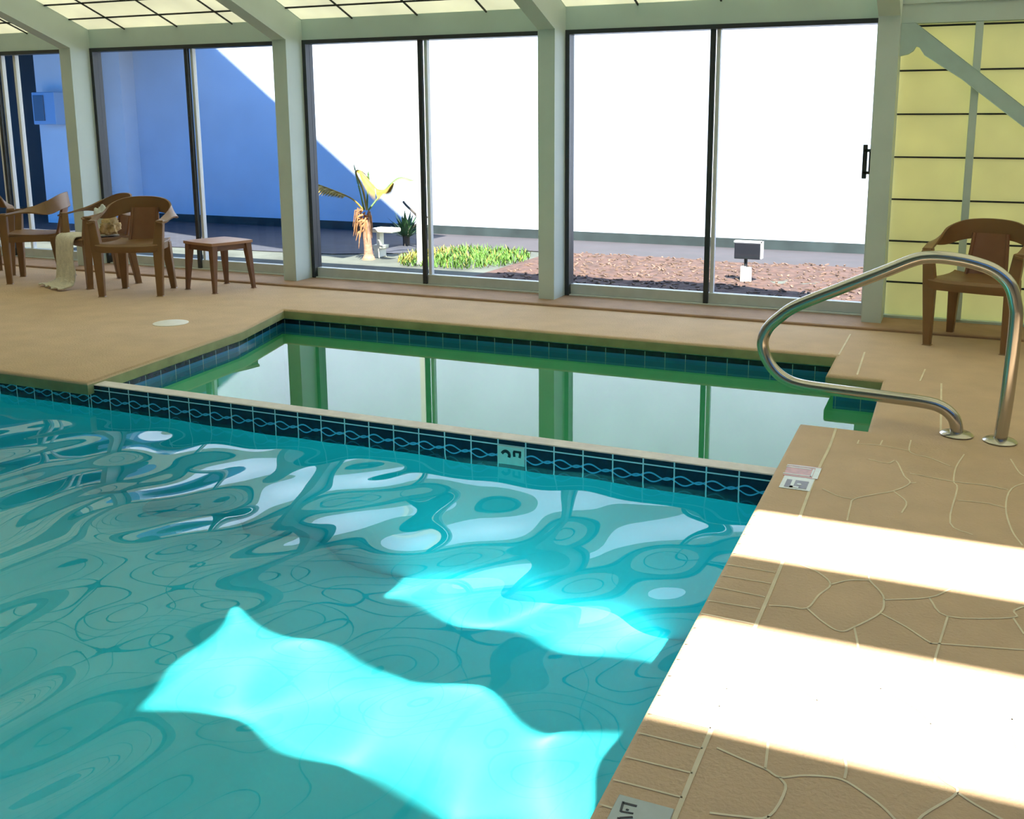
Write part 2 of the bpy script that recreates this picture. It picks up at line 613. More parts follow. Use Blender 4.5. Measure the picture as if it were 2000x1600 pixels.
spa = MB()
uvl = spa.bm.loops.layers.uv.new('UVMap')
SB = -.97
sl = [(RX, DY1)]+[wl[i] for i in range(2, 9)]+[(F_[0]-.012, DY1)]
u = 0
for p, q in zip(sl, sl[1:]):
    spa.mi = 1
    wall_run(spa, uvl, p, q, TB, -.07, u)
    spa.mi = 0
    wall_run(spa, uvl, p, q, SB, TB)
    u += (Vector(q)-Vector(p)).length
poly = [Vector((*p, SB)) for p in sl]
vv = [spa.v(*p) for p in poly]
for t in tessellate_polygon([poly]):
    spa.f([vv[i] for i in t])
spa.mi = 2                                   # steps in the entry recess
spa.box((RX+.02, -2.66, SB), (7.31, -1.79, -.50))
struct(spa.build('spa_basin', ['spa_plaster', 'spa_tile', 'spa_plaster']), 'green basin of the spa with an entry recess under the handrail', 'spa')

# water: two sheets, the pool's with real waves
wx0, wx1, wy0, wy1 = A[0], RX, A[1], DY0
nx, ny = 360, 300
X, Y = np.meshgrid(np.linspace(wx0, wx1, nx), np.linspace(wy0, wy1, ny))
Z = np.zeros_like(X)
for _ in range(34):
    lam = float(np.exp(rng.uniform(np.log(.31), np.log(1.3))))
    th = rng.uniform(0, 2*math.pi)
    a = .0138*(lam/.5)**-.6*lam/(2*math.pi)*rng.uniform(.5, 1.2)
    Z += a*np.sin((X*math.cos(th)+Y*math.sin(th))*2*math.pi/lam+rng.uniform(0, 6.3))
me = bpy.data.meshes.new('pool_water')
co = np.stack([X, Y, Z+WATER], -1).reshape(-1, 3)
i0 = (np.arange(ny-1)[:, None]*nx+np.arange(nx-1)[None, :]).reshape(-1)
q = np.stack([i0, i0+1, i0+nx+1, i0+nx], -1)
me.from_pydata(co.tolist(), [], q.tolist())
me.polygons.foreach_set('use_smooth', np.ones(len(me.polygons), dtype=bool))
me.materials.append(MATS['pool_water'])
pw = bpy.data.objects.new('pool_water', me)
COL.objects.link(pw)
pw.cycles.is_caustics_caster = True
tag(pw, 'rippled turquoise water filling the main pool', 'water', kind='stuff')
sw = MB()
poly = [Vector((*p, WATER)) for p in sl]
vv = [sw.v(*p) for p in poly]
for t in tessellate_polygon([poly]):
    sw.f([vv[i] for i in t])
for v in sw.bm.verts:
    v.co.z = WATER
tag(sw.build('spa_water', 'spa_water'), 'still green water of the spa mirroring the glass doors', 'water', kind='stuff')

# ------------------------------------------------------------------ frames, header, roof
for i in range(0, 4):
    m = MB()
    x1 = i*BAY
    poly = [(x1-.128, .0, 0.018), (x1-.128, 0, roof_z(0)-.004), (x1-.128, RIDGE_Y, roof_z(RIDGE_Y)-.004), (x1-.128, RIDGE_Y, roof_z(RIDGE_Y)-.27),
            (x1-.128, -.262, 2.022), (x1-.128, -.262, .0)]
    poly[0] = (x1-.128, .0, 0.0)
    m.prism(poly, (.128, 0, 0))
    m.bevel(.004, 1)
    o = m.build('column', 'frame_paint')
    struct(o, ['pale green frame post with sloping rafter behind the three chairs', 'pale green frame post with sloping rafter beside the stool',
               'pale green frame post with sloping rafter between the two bright glass doors', 'pale green frame post with rafter beside the yellow wall'][i], 'column')

h = MB()
h.box((-2.6, -.035, HT+.004), (3*BAY-.13, .06, roof_z(0)+.02))
struct(h.build('trim_2', 'header_paint'), 'pale green header beam above the glass doors', 'header')

roof = MB()
roof.mi = 0


def panel(x0, x1, ya, yb):
    t = .018
    p = [(x0, ya, roof_z(ya)), (x1, ya, roof_z(ya)), (x1, yb, roof_z(yb)), (x0, yb, roof_z(yb))]
    roof.hexa(p+[(a, b, c+t) for a, b, c in p])


RX0, RX1 = -2.6, XE
panel(RX0, RX1, RIDGE_Y, .03)
roof.box((RX0, .03, 2.24), (7.2, 1.2, 2.27))          # unseen level eave, lengthened to set the shade outside the doors
# the far slope has two open vents that let the sun onto the deck


def vent_y(y0):
    return (y0-SY*(2.19+PITCH*5+PITCH*5))/(1+SY*PITCH)


V1a, V1b, V2a, V2b = vent_y(-3.80), vent_y(-4.18), vent_y(-4.60), vent_y(-5.09)
VX1, VX2, VXR = 6.95, 6.36, 11.6
roof.mi = 2
panel(RX0, RX1, RIDGE_Y, V1a)
panel(RX0, VX1, V1a, V1b)
panel(VXR, RX1, V1a, V1b)
panel(RX0, RX1, V1b, V2a)
panel(RX0, VX2, V2a, V2b)
panel(VXR, RX1, V2a, V2b)
panel(RX0, RX1, V2b, -10.0)
roof.mi = 1
for y in (-.24, -.49, -.74, -.99, -1.24, -1.49):        # dark glazing bars under the panels
    z = roof_z(y)
    roof.box((RX0, y-.006, z-.014), (RX1, y+.006, z-.001))
x = .43-.61*5
while x < RX1:
    z0, z1 = roof_z(0), roof_z(-3.0)
    a = [(x-.006, -.01, z0-.012), (x+.006, -.01, z0-.012), (x+.006, -3.0, z1-.012), (x-.006, -3.0, z1-.012)]
    roof.hexa(a+[(p, q_, r+.011) for p, q_, r in a])
    x += .612
struct(roof.build('ceiling', ['roof_fibreglass', 'black_line', 'roof_solid']), 'cream translucent roof panels with a thin dark grid', 'ceiling')

# ------------------------------------------------------------------ outer walls (mostly out of view)
m = MB()
m.box((-2.7, -10.0, -.05), (-2.6, 0, 2.2))
m.prism([(-2.7, 0, 2.2), (-2.7, -10, 2.2), (-2.7, -5, 4.05)], (.1, 0, 0))
struct(m.build('wall_left', 'wall_white'), 'white end wall at the far left of the pool hall', 'wall')
m = MB()
m.box((XE, -10.0, -.05), (XE+.1, 0, 2.2))
m.prism([(XE, 0, 2.2), (XE, -10, 2.2), (XE, -5, 4.05)], (.1, 0, 0))
struct(m.build('wall_right', 'wall_white'), 'white end wall at the far right of the pool hall', 'wall')
m = MB()
m.box((-2.6, -10.1, -.05), (XE, -10.0, 2.2))
struct(m.build('wall_front', 'wall_white'), 'white wall behind the camera', 'wall')

# yellow panelled wall to the right of the last frame
WX0 = 3*BAY
m = MB()
m.box((WX0, .02, -.02), (XE, .035, 2.0))
m.mi = 1
for kk in range(0, 8):                       # dark lap lines between the panels
    z = -.02+.2855*kk
    if kk:
        m.box((WX0, .006, z-.006), (XE, .021, z+.005))
m.mi = 2
m.box((WX0, -.03, -.02), (XE, .06, .035))
struct(m.build('wall_back', ['yellow_fibreglass', 'black_line', 'stud_paint']), 'yellow translucent panel wall with dark lap lines', 'wall')
for n_, xs in enumerate((7.613, 8.075, 8.537, 9.0)):
    m = MB()
    m.box((xs, -.045, .035), (xs+.048, .004, 1.992))
    m.bevel(.003, 1)
    struct(m.build('stud', 'stud_paint'), ['green wall stud crossed by the diagonal brace on the yellow wall', 'green wall stud to the right of the chair by the yellow wall',
                                          'third green stud of the yellow wall', 'fourth green stud of the yellow wall'][n_], 'stud')
m = MB()
m.prism([(WX0+.002, -.075, 1.992), (7.25, -.075, 1.992), (7.62, -.075, 1.70), (7.938, -.075, 1.447), (8.6, -.075, .93), (8.6, -.075, .80), (7.949, -.075, 1.317), (7.55, -.075, 1.63),
         (7.315, -.075, 1.785), (7.285, -.075, 1.835), (7.262, -.075, 1.842), (7.245, -.075, 1.815), (7.215, -.075, 1.795), (WX0+.002, -.075, 1.785)], (0, .028, 0))
m.bevel(.003, 1)
struct(m.build('trim_3', 'brace_paint'), 'diagonal green brace with a curved gusset on the yellow wall', 'brace')
m = MB()
m.box((WX0, -.05, 1.992), (XE, .04, roof_z(0)+.015))
m.box((WX0, -.062, 2.115), (XE, -.045, 2.2))
struct(m.build('trim_4', 'header_paint'), 'green header beam above the yellow wall', 'header')

# ------------------------------------------------------------------ sliding glass doors


def glass_door(i, label, handle=False):
    xl, xr = i*BAY, (i+1)*BAY-.128
    xm = i*BAY+1.12
    root = empty('door_%d' % (i+2), (xl, 0, 0))
    struct(root, label, 'sliding door')
    X = lambda v: v-xl
    f = MB()
    f.box((X(xl)-.002, -.045, HT-.028), (X(xr)+.128, .055, HT+.004))
    f.box((X(xl)-.002, -.045, .02), (X(xl)+.034, .055, HT-.028))
    f.box((X(xr)-.0, -.02, .02), (X(xr)+.03, .055, HT-.028))
    f.build('frame', 'backlit_aluminium', root)
    t = MB()
    t.box((X(xl)+.034, -.04, .015), (X(xr), .06, .028))
    t.box((X(xl)+.034, -.01, .028), (X(xr), .05, .105))
    t.bevel(.003, 1).build('bottom_rail', 'aluminium', root)
    t = MB()
    t.box((X(xm)-.016, -.03, .028), (X(xm)+.020, .0, HT-.028))
    t.build('stile', 'backlit_aluminium', root)
    t = MB()
    t.box((X(xm)+.022, .006, .105), (X(xm)+.050, .046, HT-.028))  # white strip painting the sunlit edge of the outer stile
    t.build('stile', 'white_sunlit_metal', root)
    p = MB()
    p.box((X(xl)+.034, .008, .105), (X(xm), .013, HT-.028))
    p.build('pane', 'pane', root)
    p = MB()
    p.box((X(xm)+.02, .030, .105), (X(xr)+.03, .035, HT-.028))
    p.build('pane', 'pane', root)
    if i == 0:
        pass
    if i == -1:
        t = MB()
        t.box((X(xm)-.075, .0, .03), (X(xm)-.045, .04, HT-.03))
        t.box((X(xm)+.20, .01, .03), (X(xm)+.232, .05, HT-.03))
        t.build('stile', 'white_sunlit_metal', root)
    if handle:
        t = MB()
        hx = X(xr)
        t.box((hx-.068, -.075, .975), (hx-.038, -.05, 1.205))
        t.box((hx-.030, -.035, 1.005), (hx-.008, -.02, 1.175))
        t.box((hx-.062, -.075, 1.005), (hx-.020, -.03, 1.025))
        t.box((hx-.062, -.075, 1.155), (hx-.020, -.03, 1.175))
        t.bevel(.003, 1).build('handle', 'handle_black', root)
        t = MB()
        t.box((hx-.024, -.034, .02), (hx+.03, -.004, HT-.028))
        t.build('jamb', 'aluminium', root)
    return root


glass_door(-1, 'sliding glass door at the far left behind the leftmost chair')
glass_door(0, 'sliding glass door behind the chairs and the stool')
glass_door(1, 'sliding glass door in front of the young palm')
glass_door(2, 'sliding glass door with black pull handle next to the yellow wall', True)

# ------------------------------------------------------------------ resin chairs


def lerp(a, b, t):
    return a+(b-a)*t


def sstep(t):
    t = max(0, min(1, t))
    return t*t*(3-2*t)


def leg_mesh(bot, top, wb, wt, db, dt, mid=None):
    m = MB()
    sec = [(bot, wb, db)] + ([mid] if mid else []) + [(top, wt, dt)]
    rg = []
    for (x, y, z), w, d in sec:
        rg.append([m.v(x-w/2, y-d/2, z), m.v(x+w/2, y-d/2, z), m.v(x+w/2, y+d/2, z), m.v(x-w/2, y+d/2, z)])
    for a, b in zip(rg, rg[1:]):
        for q_ in range(4):
            m.f([a[q_], a[(q_+1) % 4], b[(q_+1) % 4], b[q_]])
    m.f(rg[0])
    m.f(rg[-1])
    return m.bevel(.006, 2)


def make_chair(loc, rz, label, sticker=False):
    t = empty('resin_chair', (*loc, 0), rz)
    tag(t, label, 'chair', 'brown resin armchairs around the pool')
    # seat: shallow dished slab with a rolled front edge and an apron
    P = []
    prof = [(-.232, .352), (-.245, .372), (-.245, .395), (-.232, .408), (-.18, .408), (-.09, .400), (.0, .396), (.10, .396), (.165, .402), (.19, .408)]
    for y, z in prof:
        w = lerp(.235, .195, (y+.245)/.44)
        P.append([(w*s_, y+.012*abs(s_)**3, z+(.010*abs(s_)**4 if z > .38 else 0)) for s_ in [q_/8 for q_ in range(-8, 9)]])
    m = MB()
    m.sheet(P, .012)
    for sgn in (-1, 1):                       # side aprons
        m.hexa([(sgn*.222, -.23, .352), (sgn*.232, -.23, .352), (sgn*.195, .18, .352), (sgn*.185, .18, .352),
                (sgn*.222, -.23, .403), (sgn*.236, -.23, .403), (sgn*.199, .18, .403), (sgn*.185, .18, .403)])
    m.build('seat', 'chair_brown', t, smooth=True, angle=math.radians(40))
    # wrap-around top rail running into both arms
    T, Bt = [], []
    n = 40
    ctr = smooth_path([(-.262, -.235, .585), (-.270, -.12, .606), (-.266, .02, .645), (-.238, .14, .700), (-.150, .215, .745), (0, .242, .758),
                       (.150, .215, .745), (.238, .14, .700), (.266, .02, .645), (.270, -.12, .606), (.262, -.235, .585)], 6)
    n = len(ctr)

    def strip(i0, i1, name):
        rows = []
        for i in range(i0, i1):
            p = ctr[i]
            tt = (ctr[min(i+1, n-1)]-ctr[max(i-1, 0)]).normalized()
            out = Vector((tt.y, -tt.x, 0)).normalized()
            if out.y*p.y + out.x*p.x < 0:
                out = -out
            back = sstep((p.z-.605)/.12)
            ang = math.radians(lerp(12, 83, back))
            wid = lerp(.062, .125, back)
            if i < 3 or i > n-4:
                wid *= .86
            dvec = out*math.cos(ang)-Vector((0, 0, 1))*math.sin(ang)
            rows.append([p-out*lerp(.03, 0, back)+dvec*(wid*q_/4) for q_ in range(5)])
        mm = MB()
        mm.sheet(rows, .013)
        return mm.build(name, 'chair_brown', t, smooth=True, angle=math.radians(50))
    a, b = 17, n-17
    strip(0, a+1, 'armrest')
    strip(a, b, 'back_rail')
    strip(b-1, n, 'armrest')
    # splat
    m = MB()
    rows = []
    for kq in range(9):
        s_ = kq/8
        z = lerp(.385, .665, s_)
        y = lerp(.165, .232, s_**.8)
        w = lerp(.118, .098, s_)
        rows.append([(w*q_/6, y+.014*(1-(q_/6)**2), z) for q_ in range(-6, 7)])
    m.sheet(rows, .009)
    for sg in (-1, 1):
        rb = [(sg*lerp(.118, .098, k_/8), lerp(.160, .228, (k_/8)**.8), lerp(.385, .665, k_/8)) for k_ in range(9)]
        m.tube(rb, .012, 8)
    o = m.build('splat', 'splat_brown', t, smooth=True, angle=math.radians(50))
    if sticker:
        sm = MB()
        sm.box((-.052, .1655, .445), (.056, .168, .482))
        st = sm.build('sticker', 'sticker', o)
        st['label'] = 'small pale printed sticker on the chair back'
        sm = MB()
        for q_, (xx, hh) in enumerate(((-.034, .018), (-.014, .02), (.006, .018), (.022, .012), (.036, .014))):
            sm.box((xx-.0018, .1648, .455), (xx+.0018, .1656, .455+hh))
            if q_ < 3:
                sm.hexa([(xx-.007, .1648, .455+hh), (xx-.0045, .1648, .455+hh), (xx-.0045, .1656, .455+hh), (xx-.007, .1656, .455+hh),
                         (xx-.0005, .1648, .456), (xx+.0015, .1648, .456), (xx+.0015, .1656, .456), (xx-.0005, .1656, .456)])
        sm.build('print', 'ink', o)
    # legs; the front ones run up to carry the arms
    for sg in (-1, 1):
        leg_mesh((sg*.222, -.205, 0), (sg*.257, -.195, .600), .044, .058, .044, .052, ((sg*.232, -.205, .39), .074, .058)).build('leg', 'chair_brown', t)
        leg_mesh((sg*.196, .205, 0), (sg*.172, .150, .398), .040, .074, .044, .060).build('leg', 'chair_brown', t)
    return t


make_chair((7.735, -.62), math.radians(-14.5), 'brown resin armchair with a small pale sticker standing by the yellow wall', True)
make_chair((1.52, -1.13), math.radians(26), 'brown resin armchair with empty seat facing the pool next to the stool')
make_chair((.89, -.90), math.radians(-22), 'brown resin armchair with towels heaped on its seat')
make_chair((.21, -.94), math.radians(-52), 'brown resin armchair with empty seat left of the towel chair')
make_chair((-.52, -.98), math.radians(62), 'brown resin armchair cut off by the left edge of the photo')

st = empty('plastic_stool', (1.99, -.74, 0), math.radians(-14))
tag(st, 'low brown plastic stool with rounded top by the glass door', 'stool')
m = MB()
N_ = 10
rows = []
for i in range(N_+1):
    a = lerp(-1, 1, i/N_)
    rows.append([(.205*a*(1-.06*b*b), .205*b*(1-.06*a*a), .392+.012*(1-a*a)*(1-b*b)) for b in [lerp(-1, 1, j/N_) for j in range(N_+1)]])
m.sheet(rows, .022)
m.build('top', 'stool_top', st, smooth=True, angle=math.radians(50))
m = MB()
for a0, a1 in (((-.17, -.172), (.17, -.160)), ((-.17, .160), (.17, .172))):
    m.box((a0[0], a0[1], .335), (a1[0], a1[1], .388))
for a0, a1 in (((-.172, -.17), (-.160, .17)), ((.160, -.17), (.172, .17))):
    m.box((a0[0], a0[1], .335), (a1[0], a1[1], .388))
m.build('apron', 'stool_brown', st)
for sx in (-1, 1):
    for sy in (-1, 1):
        leg_mesh((sx*.185, sy*.185, 0), (sx*.158, sy*.158, .385), .030, .056, .030, .056).build('leg', 'stool_brown', st)

# ------------------------------------------------------------------ towels on the middle chair


def to_world(loc, rz, p):
    c, s_ = math.cos(rz), math.sin(rz)
    return Vector((loc[0]+p[0]*c-p[1]*s_, loc[1]+p[0]*s_+p[1]*c, p[2]))


CL, CR = (.89, -.90), math.radians(-22)
path = smooth_path([(0, .10, .418), (0, -.05, .422), (0, -.20, .432), (0, -.275, .405), (0, -.285, .28), (0, -.285, .14), (0, -.30, .05), (0, -.36, .022), (0, -.43, .018)], 8)
rows = []
for i, p in enumerate(path):
    s_ = i/(len(path)-1)
    wL, wR = lerp(-.205, -.25, s_), lerp(.14, .19, s_)
    row = []
    for j in range(29):
        x = lerp(wL, wR, j/28)
        hang = sstep((s_-.4)/.25)
        wv = .016*hang*math.sin(x*44+2*s_)+.009*noise.noise(Vector((x*18, s_*9, 1)))*hang
        row.append((x+.012*noise.noise(Vector((s_*7, x*6, 4)))*hang, p.y-abs(wv)*1.0-.004, max(.010, p.z+.006*noise.noise(Vector((x*14, s_*14, 7)))+(wv*.5 if p.z < .06 else 0)+(.004 if p.z < .06 else 0))))
    rows.append(row)
m = MB()
m.sheet(rows, .008)
o = m.build('bath_towel', 'towel_cream', smooth=True, loc=(*CL, 0), rot=(0, 0, CR))
tag(o, 'cream towel draped over a chair seat and trailing on the deck', 'towel')


def lump(name, mt, loc, rz, size, seed, amp, label, cat, squash_bottom=True):
    bm = bmesh.new()
    bmesh.ops.create_icosphere(bm, subdivisions=4, radius=1)
    for v in bm.verts:
        p = v.co.copy()
        d = 1+amp*noise.noise(p*1.7+Vector((seed, 0, 0)))+amp*.5*noise.noise(p*4+Vector((0, seed, 0)))-amp*.5*abs(noise.noise(p*3.1+Vector((0, 0, seed))))
        p *= d
        if squash_bottom and p.z < -.55:
            p.z = -.55+(p.z+.55)*.12
        v.co = Vector((p.x*size[0], p.y*size[1], p.z*size[2]))
    zmin = min(v.co.z for v in bm.verts)
    for v in bm.verts:
        v.co.z -= zmin
    x = MB()
    x.bm.free()
    x.bm = bm
    o = x.build(name, mt, smooth=True, loc=loc, rot=(0, 0, rz))
    return tag(o, label, cat)


w = to_world(CL, CR, (-.065, .045, .430))
lump('folded_towel', 'towel_white', w, CR, (.12, .055, .135), 3.3, .35, 'crumpled white towel propped against a chair back', 'towel')
w = to_world(CL, CR, (.150, .02, .424))
lump('bundled_towel', 'towel_yellow', w, CR+.4, (.058, .085, .085), 8.1, .8, 'crumpled tan and yellow towel bundle at the edge of a chair seat', 'towel')

# ------------------------------------------------------------------ handrail over the spa entry
rail = empty('pool_handrail', (7.72, -2.64, 0))
tag(rail, 'bent stainless steel handrail standing at the spa entry', 'handrail')
RP = [(7.639, -2.624, 0.0), (7.636, -2.623, .035), (7.620, -2.621, .078), (7.575, -2.613, .112), (7.50, -2.600, .126), (7.30, -2.567, .126), (7.10, -2.535, .124), (6.96, -2.512, .126), (6.885, -2.500, .142),
      (6.825, -2.490, .180), (6.780, -2.482, .240), (6.762, -2.479, .310), (6.785, -2.482, .380), (6.84, -2.492, .440), (6.92, -2.505, .502), (7.13, -2.540, .608), (7.30, -2.569, .692),
      (7.42, -2.589, .752), (7.49, -2.600, .768), (7.57, -2.613, .767), (7.65, -2.626, .756), (7.735, -2.640, .728), (7.795, -2.650, .675), (7.822, -2.654, .60), (7.830, -2.656, .52), (7.824, -2.655, .234), (7.810, -2.652, 0.0)]
m = MB()
m.tube([Vector(p)-Vector((7.72, -2.64, 0)) for p in smooth_path(RP, 6)], .0275, 18)
m.build('rail_tube', 'steel', rail, smooth=True, angle=math.radians(60))
for q_ in (RP[0], RP[-1]):
    m = MB()
    m.lathe([(.066, 0), (.069, .005), (.060, .012), (.034, .017), (.028, .018)], (q_[0]-7.72, q_[1]+2.64, .0005), 28)
    m.build('flange', 'steel', rail, smooth=True, angle=math.radians(50))

# ------------------------------------------------------------------ markers and lid


def stroke(mb, pts, w, y, th=.0012):
    """flat letter stroke on the divider's face (x, z points)"""
    P = smooth_path([(a, 0, b) for a, b in pts], 8) if len(pts) > 2 else [Vector((a, 0, b)) for a, b in pts]
    ws = w if isinstance(w, list) else [w]*len(P)
    for i in range(len(P)-1):
        t = (P[i+1]-P[i]).normalized()
        n_ = Vector((-t.z, 0, t.x))
        w0, w1 = ws[min(i, len(ws)-1)]/2, ws[min(i+1, len(ws)-1)]/2
        a, b, c, d = P[i]+n_*w0, P[i+1]+n_*w1, P[i+1]-n_*w1, P[i]-n_*w0
        mb.hexa([(a.x, y, a.z), (b.x, y, b.z), (b.x, y-th, b.z), (a.x, y-th, a.z), (d.x, y, d.z), (c.x, y, c.z), (c.x, y-th, c.z), (d.x, y-th, d.z)])


dm = empty('depth_marker', (5.8445, DY0, -.0945))
tag(dm, 'white depth marker tile set among the navy tiles above the water', 'depth marker')
m = MB()
m.box((-.065, -.004, -.055), (.065, .004, .0385))
m.bevel(.0015, 1).build('tile', 'marker_white', dm)


def gz(cx, cy):
    return ((cx-895)*1.02e-4, .0385-(cy-(370+.124*(cx-250)))*8.7e-5)


m = MB()
stroke(m, [gz(480, 800), gz(560, 710), gz(660, 680), (gz(770, 740)), gz(835, 850), gz(815, 1010)], .0135, -.004)
m.build('figure', 'ink', dm)
m = MB()
stroke(m, [gz(1060, 690), gz(1055, 850), gz(1075, 970)], .0115, -.004)
stroke(m, [gz(1030, 690), gz(1390, 740)], .0095, -.004)
stroke(m, [gz(1330, 740), gz(1335, 880), gz(1310, 1020)], .0110, -.004)
m.build('figure', 'ink', dm)

nd = empty('deck_marker', (7.085, -3.41, 0))
tag(nd, 'small pale and red picture marker set in the deck near the divider wall', 'pool marker')
m = MB()
m.box((-.062, .0, -.01), (.066, .135, .002))
m.build('tile', 'marker_red', nd)['label'] = 'reddish upper tile'
m = MB()
m.box((-.066, .098, .002), (.030, .106, .0026))
m.box((-.066, .118, .002), (.066, .126, .0026))
m.box((-.066, .018, .002), (.040, .026, .0026))
m.box((.036, .018, .002), (.043, .106, .0026))
m.box((.045, .002, .002), (.066, .118, .0024))
m.build('border', 'marker_pale', nd)
m = MB()
m.box((-.056, -.135, -.01), (.056, -.003, .002))
m.build('tile', 'marker_pale', nd)['label'] = 'pale lower tile'
m = MB()
m.box((-.040, -.122, .002), (.041, -.040, .0027))
m.build('panel', 'marker_dark', nd)['label'] = 'dark picture field'
m = MB()
m.box((-.020, -.122, .0027), (-.008, -.040, .0033))
m.box((-.020, -.122, .0027), (.012, -.106, .0033))
m.lathe([(.009, 0), (.009, .0006), (.008, .0008)], (.010, -.080, .0027), 20)
m.build('symbol', 'marker_pale', nd)

ft = empty('depth_tile', (7.075, -5.43, 0))
tag(ft, 'pale grey depth tile with black letters lying among the coping bricks', 'depth marker')
m = MB()
m.box((-.0565, -.085, -.008), (.0565, .072, .003))
m.bevel(.0012, 1).build('tile', 'marker_grey', ft)


def fz(cx, cy):            # photo crop pixel to the tile's own plane
    a, b = 1180+cx/13.333, 1540+cy/13.333
    d = fw+r2*((a-1100)/FPX)-u2*((b-600)/FPX)
    t = (.003-1.3022)/d.z
    return (7.55+d.x*t-7.075, -6.9859+d.y*t+5.43)


def fstroke(mb, p, q, w):
    P, Q = Vector((*fz(*p), .003)), Vector((*fz(*q), .003))
    t = (Q-P).normalized()
    n_ = Vector((-t.y, t.x, 0))*(w/2)
    up_ = Vector((0, 0, .0008))
    b = [P+n_, Q+n_, Q-n_, P-n_]
    mb.hexa([tuple(v_) for v_ in b]+[tuple(v_+up_) for v_ in b])


m = MB()
fstroke(m, (490, 380), (850, 470), .0055)
fstroke(m, (500, 350), (430, 610), .0048)
fstroke(m, (430, 605), (760, 662), .0042)
fstroke(m, (570, 555), (640, 575), .0045)
m.build('letter', 'ink', ft)
m = MB()
fstroke(m, (400, 775), (745, 755), .0048)
fstroke(m, (340, 775), (430, 790), .0040)
fstroke(m, (380, 900), (745, 1000), .0048)
m.build('letter', 'ink', ft)

lid = MB()
lid.lathe([(.115, 0), (.115, .003), (.108, .005), (.02, .005)], (2.68, -2.02, .0), 28)
tag(lid.build('skimmer_lid', 'lid_white', smooth=True, angle=.6), 'white round lid lying flush in the deck left of the spa', 'lid')

# ------------------------------------------------------------------ outdoors
G = -.28
g = MB()
P = [[(-16+46*i/60, .08+15.9*j/30, G-.012) for j in range(31)] for i in range(61)]
g.grid(P)
struct(g.build('ground', 'soil'), 'bare shaded ground outside the glass doors', 'ground')
g = MB()
g.prism([(-.6, 5.99, G-.004), (1.35, 4.35, G-.004), (2.2, 4.62, G-.004), (13, 4.42, G-.004), (13, 5.99, G-.004)], (0, 0, .004))
struct(g.build('path', 'path_grey'), 'grey concrete walk in front of the white wall', 'path')
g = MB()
g.prism([(-9, 2.6, G-.006), (.2, 3.35, G-.006), (.95, 3.75, G-.006), (1.35, 4.35, G-.006), (-.6, 5.99, G-.006), (-9, 6.9, G-.006)], (0, 0, .005))  # dark patch with a slanting edge, painting the ground's shadow
struct(g.build('shade_patch', 'shaded_asphalt'), 'dark ground patch painted as the slanting shadow outside', 'shade_patch')

g = MB()
n1, n2 = 150, 70
P = []
for i in range(n1):
    row = []
    for j in range(n2):
        x = lerp(2.72, 9.5, i/(n1-1))
        y = lerp(.3, 4.72, j/(n2-1))
        e = min(1, (x-2.72)/.3, (4.72-y)/.3)
        z = G-.01+max(0, e)*(.02+.035*noise.noise(Vector((x*.9, y*.9, 0)))+.022*noise.noise(Vector((x*5, y*5, 2)))+.014*noise.noise(Vector((x*14, y*14, 5)))+.03*max(0, noise.noise(Vector((x*.6+4, y*.8, 1)))))
        row.append((x, y, z))
    P.append(row)
g.grid(P)
g.mi = 1
for _ in range(1500):
    x, y = rng.uniform(2.9, 8.5), rng.uniform(1.4, 4.55)
    i, j = int((x-2.72)/6.78*(n1-1)), int((y-.3)/4.42*(n2-1))
    z = P[i][j][2]
    a, l, wd = rng.uniform(0, 6.3), rng.uniform(.02, .07), rng.uniform(.01, .025)
    M = Matrix.Translation((x, y, z+.006)) @ Matrix.Rotation(a, 4, 'Z') @ Matrix.Rotation(rng.uniform(-.4, .4), 4, 'Y')
    g.box((-l/2, -wd/2, -.006), (l/2, wd/2, .006), M)
tag(g.build('wood_chips', ['woodchip', 'chip_light']), 'reddish wood chip mulch spread outside the right glass doors', 'mulch', kind='stuff')

gr = MB()
for _ in range(2600):
    x, y = rng.uniform(1.15, 2.95), rng.uniform(2.75, 4.5)
    if (x-1.98)**2/.78**2+(y-3.6)**2/.95**2 > 1 or (x-1.7)**2+(y-3)**2 < .005:
        continue
    gr.mi = 1 if (x < 1.55 and rng.random() < .75) or rng.random() < .12 else 0
    a, hgt, ln = rng.uniform(0, 6.3), rng.uniform(.04, .11), rng.uniform(.02, .08)
    c, s_ = math.cos(a), math.sin(a)
    wd = .007
    p0 = Vector((x, y, G-.005))
    p1 = p0+Vector((c*ln*.4, s_*ln*.4, hgt*.6))
    p2 = p0+Vector((c*ln, s_*ln, hgt))
    sd_ = Vector((-s_, c, 0))*wd
    v = [gr.v(*(p0-sd_)), gr.v(*(p0+sd_)), gr.v(*(p1+sd_*.8)), gr.v(*(p1-sd_*.8)), gr.v(*p2)]
    gr.f([v[0], v[1], v[2], v[3]])
    gr.f([v[3], v[2], v[4]])
tag(gr.build('grass', ['grass_green', 'grass_yellow']), 'patch of bright green grass outside by the wood chips', 'grass', kind='stuff')

w = MB()
w.box((-5.75, 6.0, G+.13), (13, 6.25, 6.6))
w.mi = 1
w.box((-5.75, 5.985, G-.02), (13, 6.25, G+.13))
w.box((-5.75, 5.60, G-.02), (13, 5.99, G-.002))
w.mi = 2
w.box((-6.1, 5.7, G-.02), (-5.6, 6.24, 6.6))
struct(w.build('wall_exterior', ['stucco', 'plinth_dark', 'stucco_pale']), 'white stucco wall with dark foot outside the glass doors', 'wall')

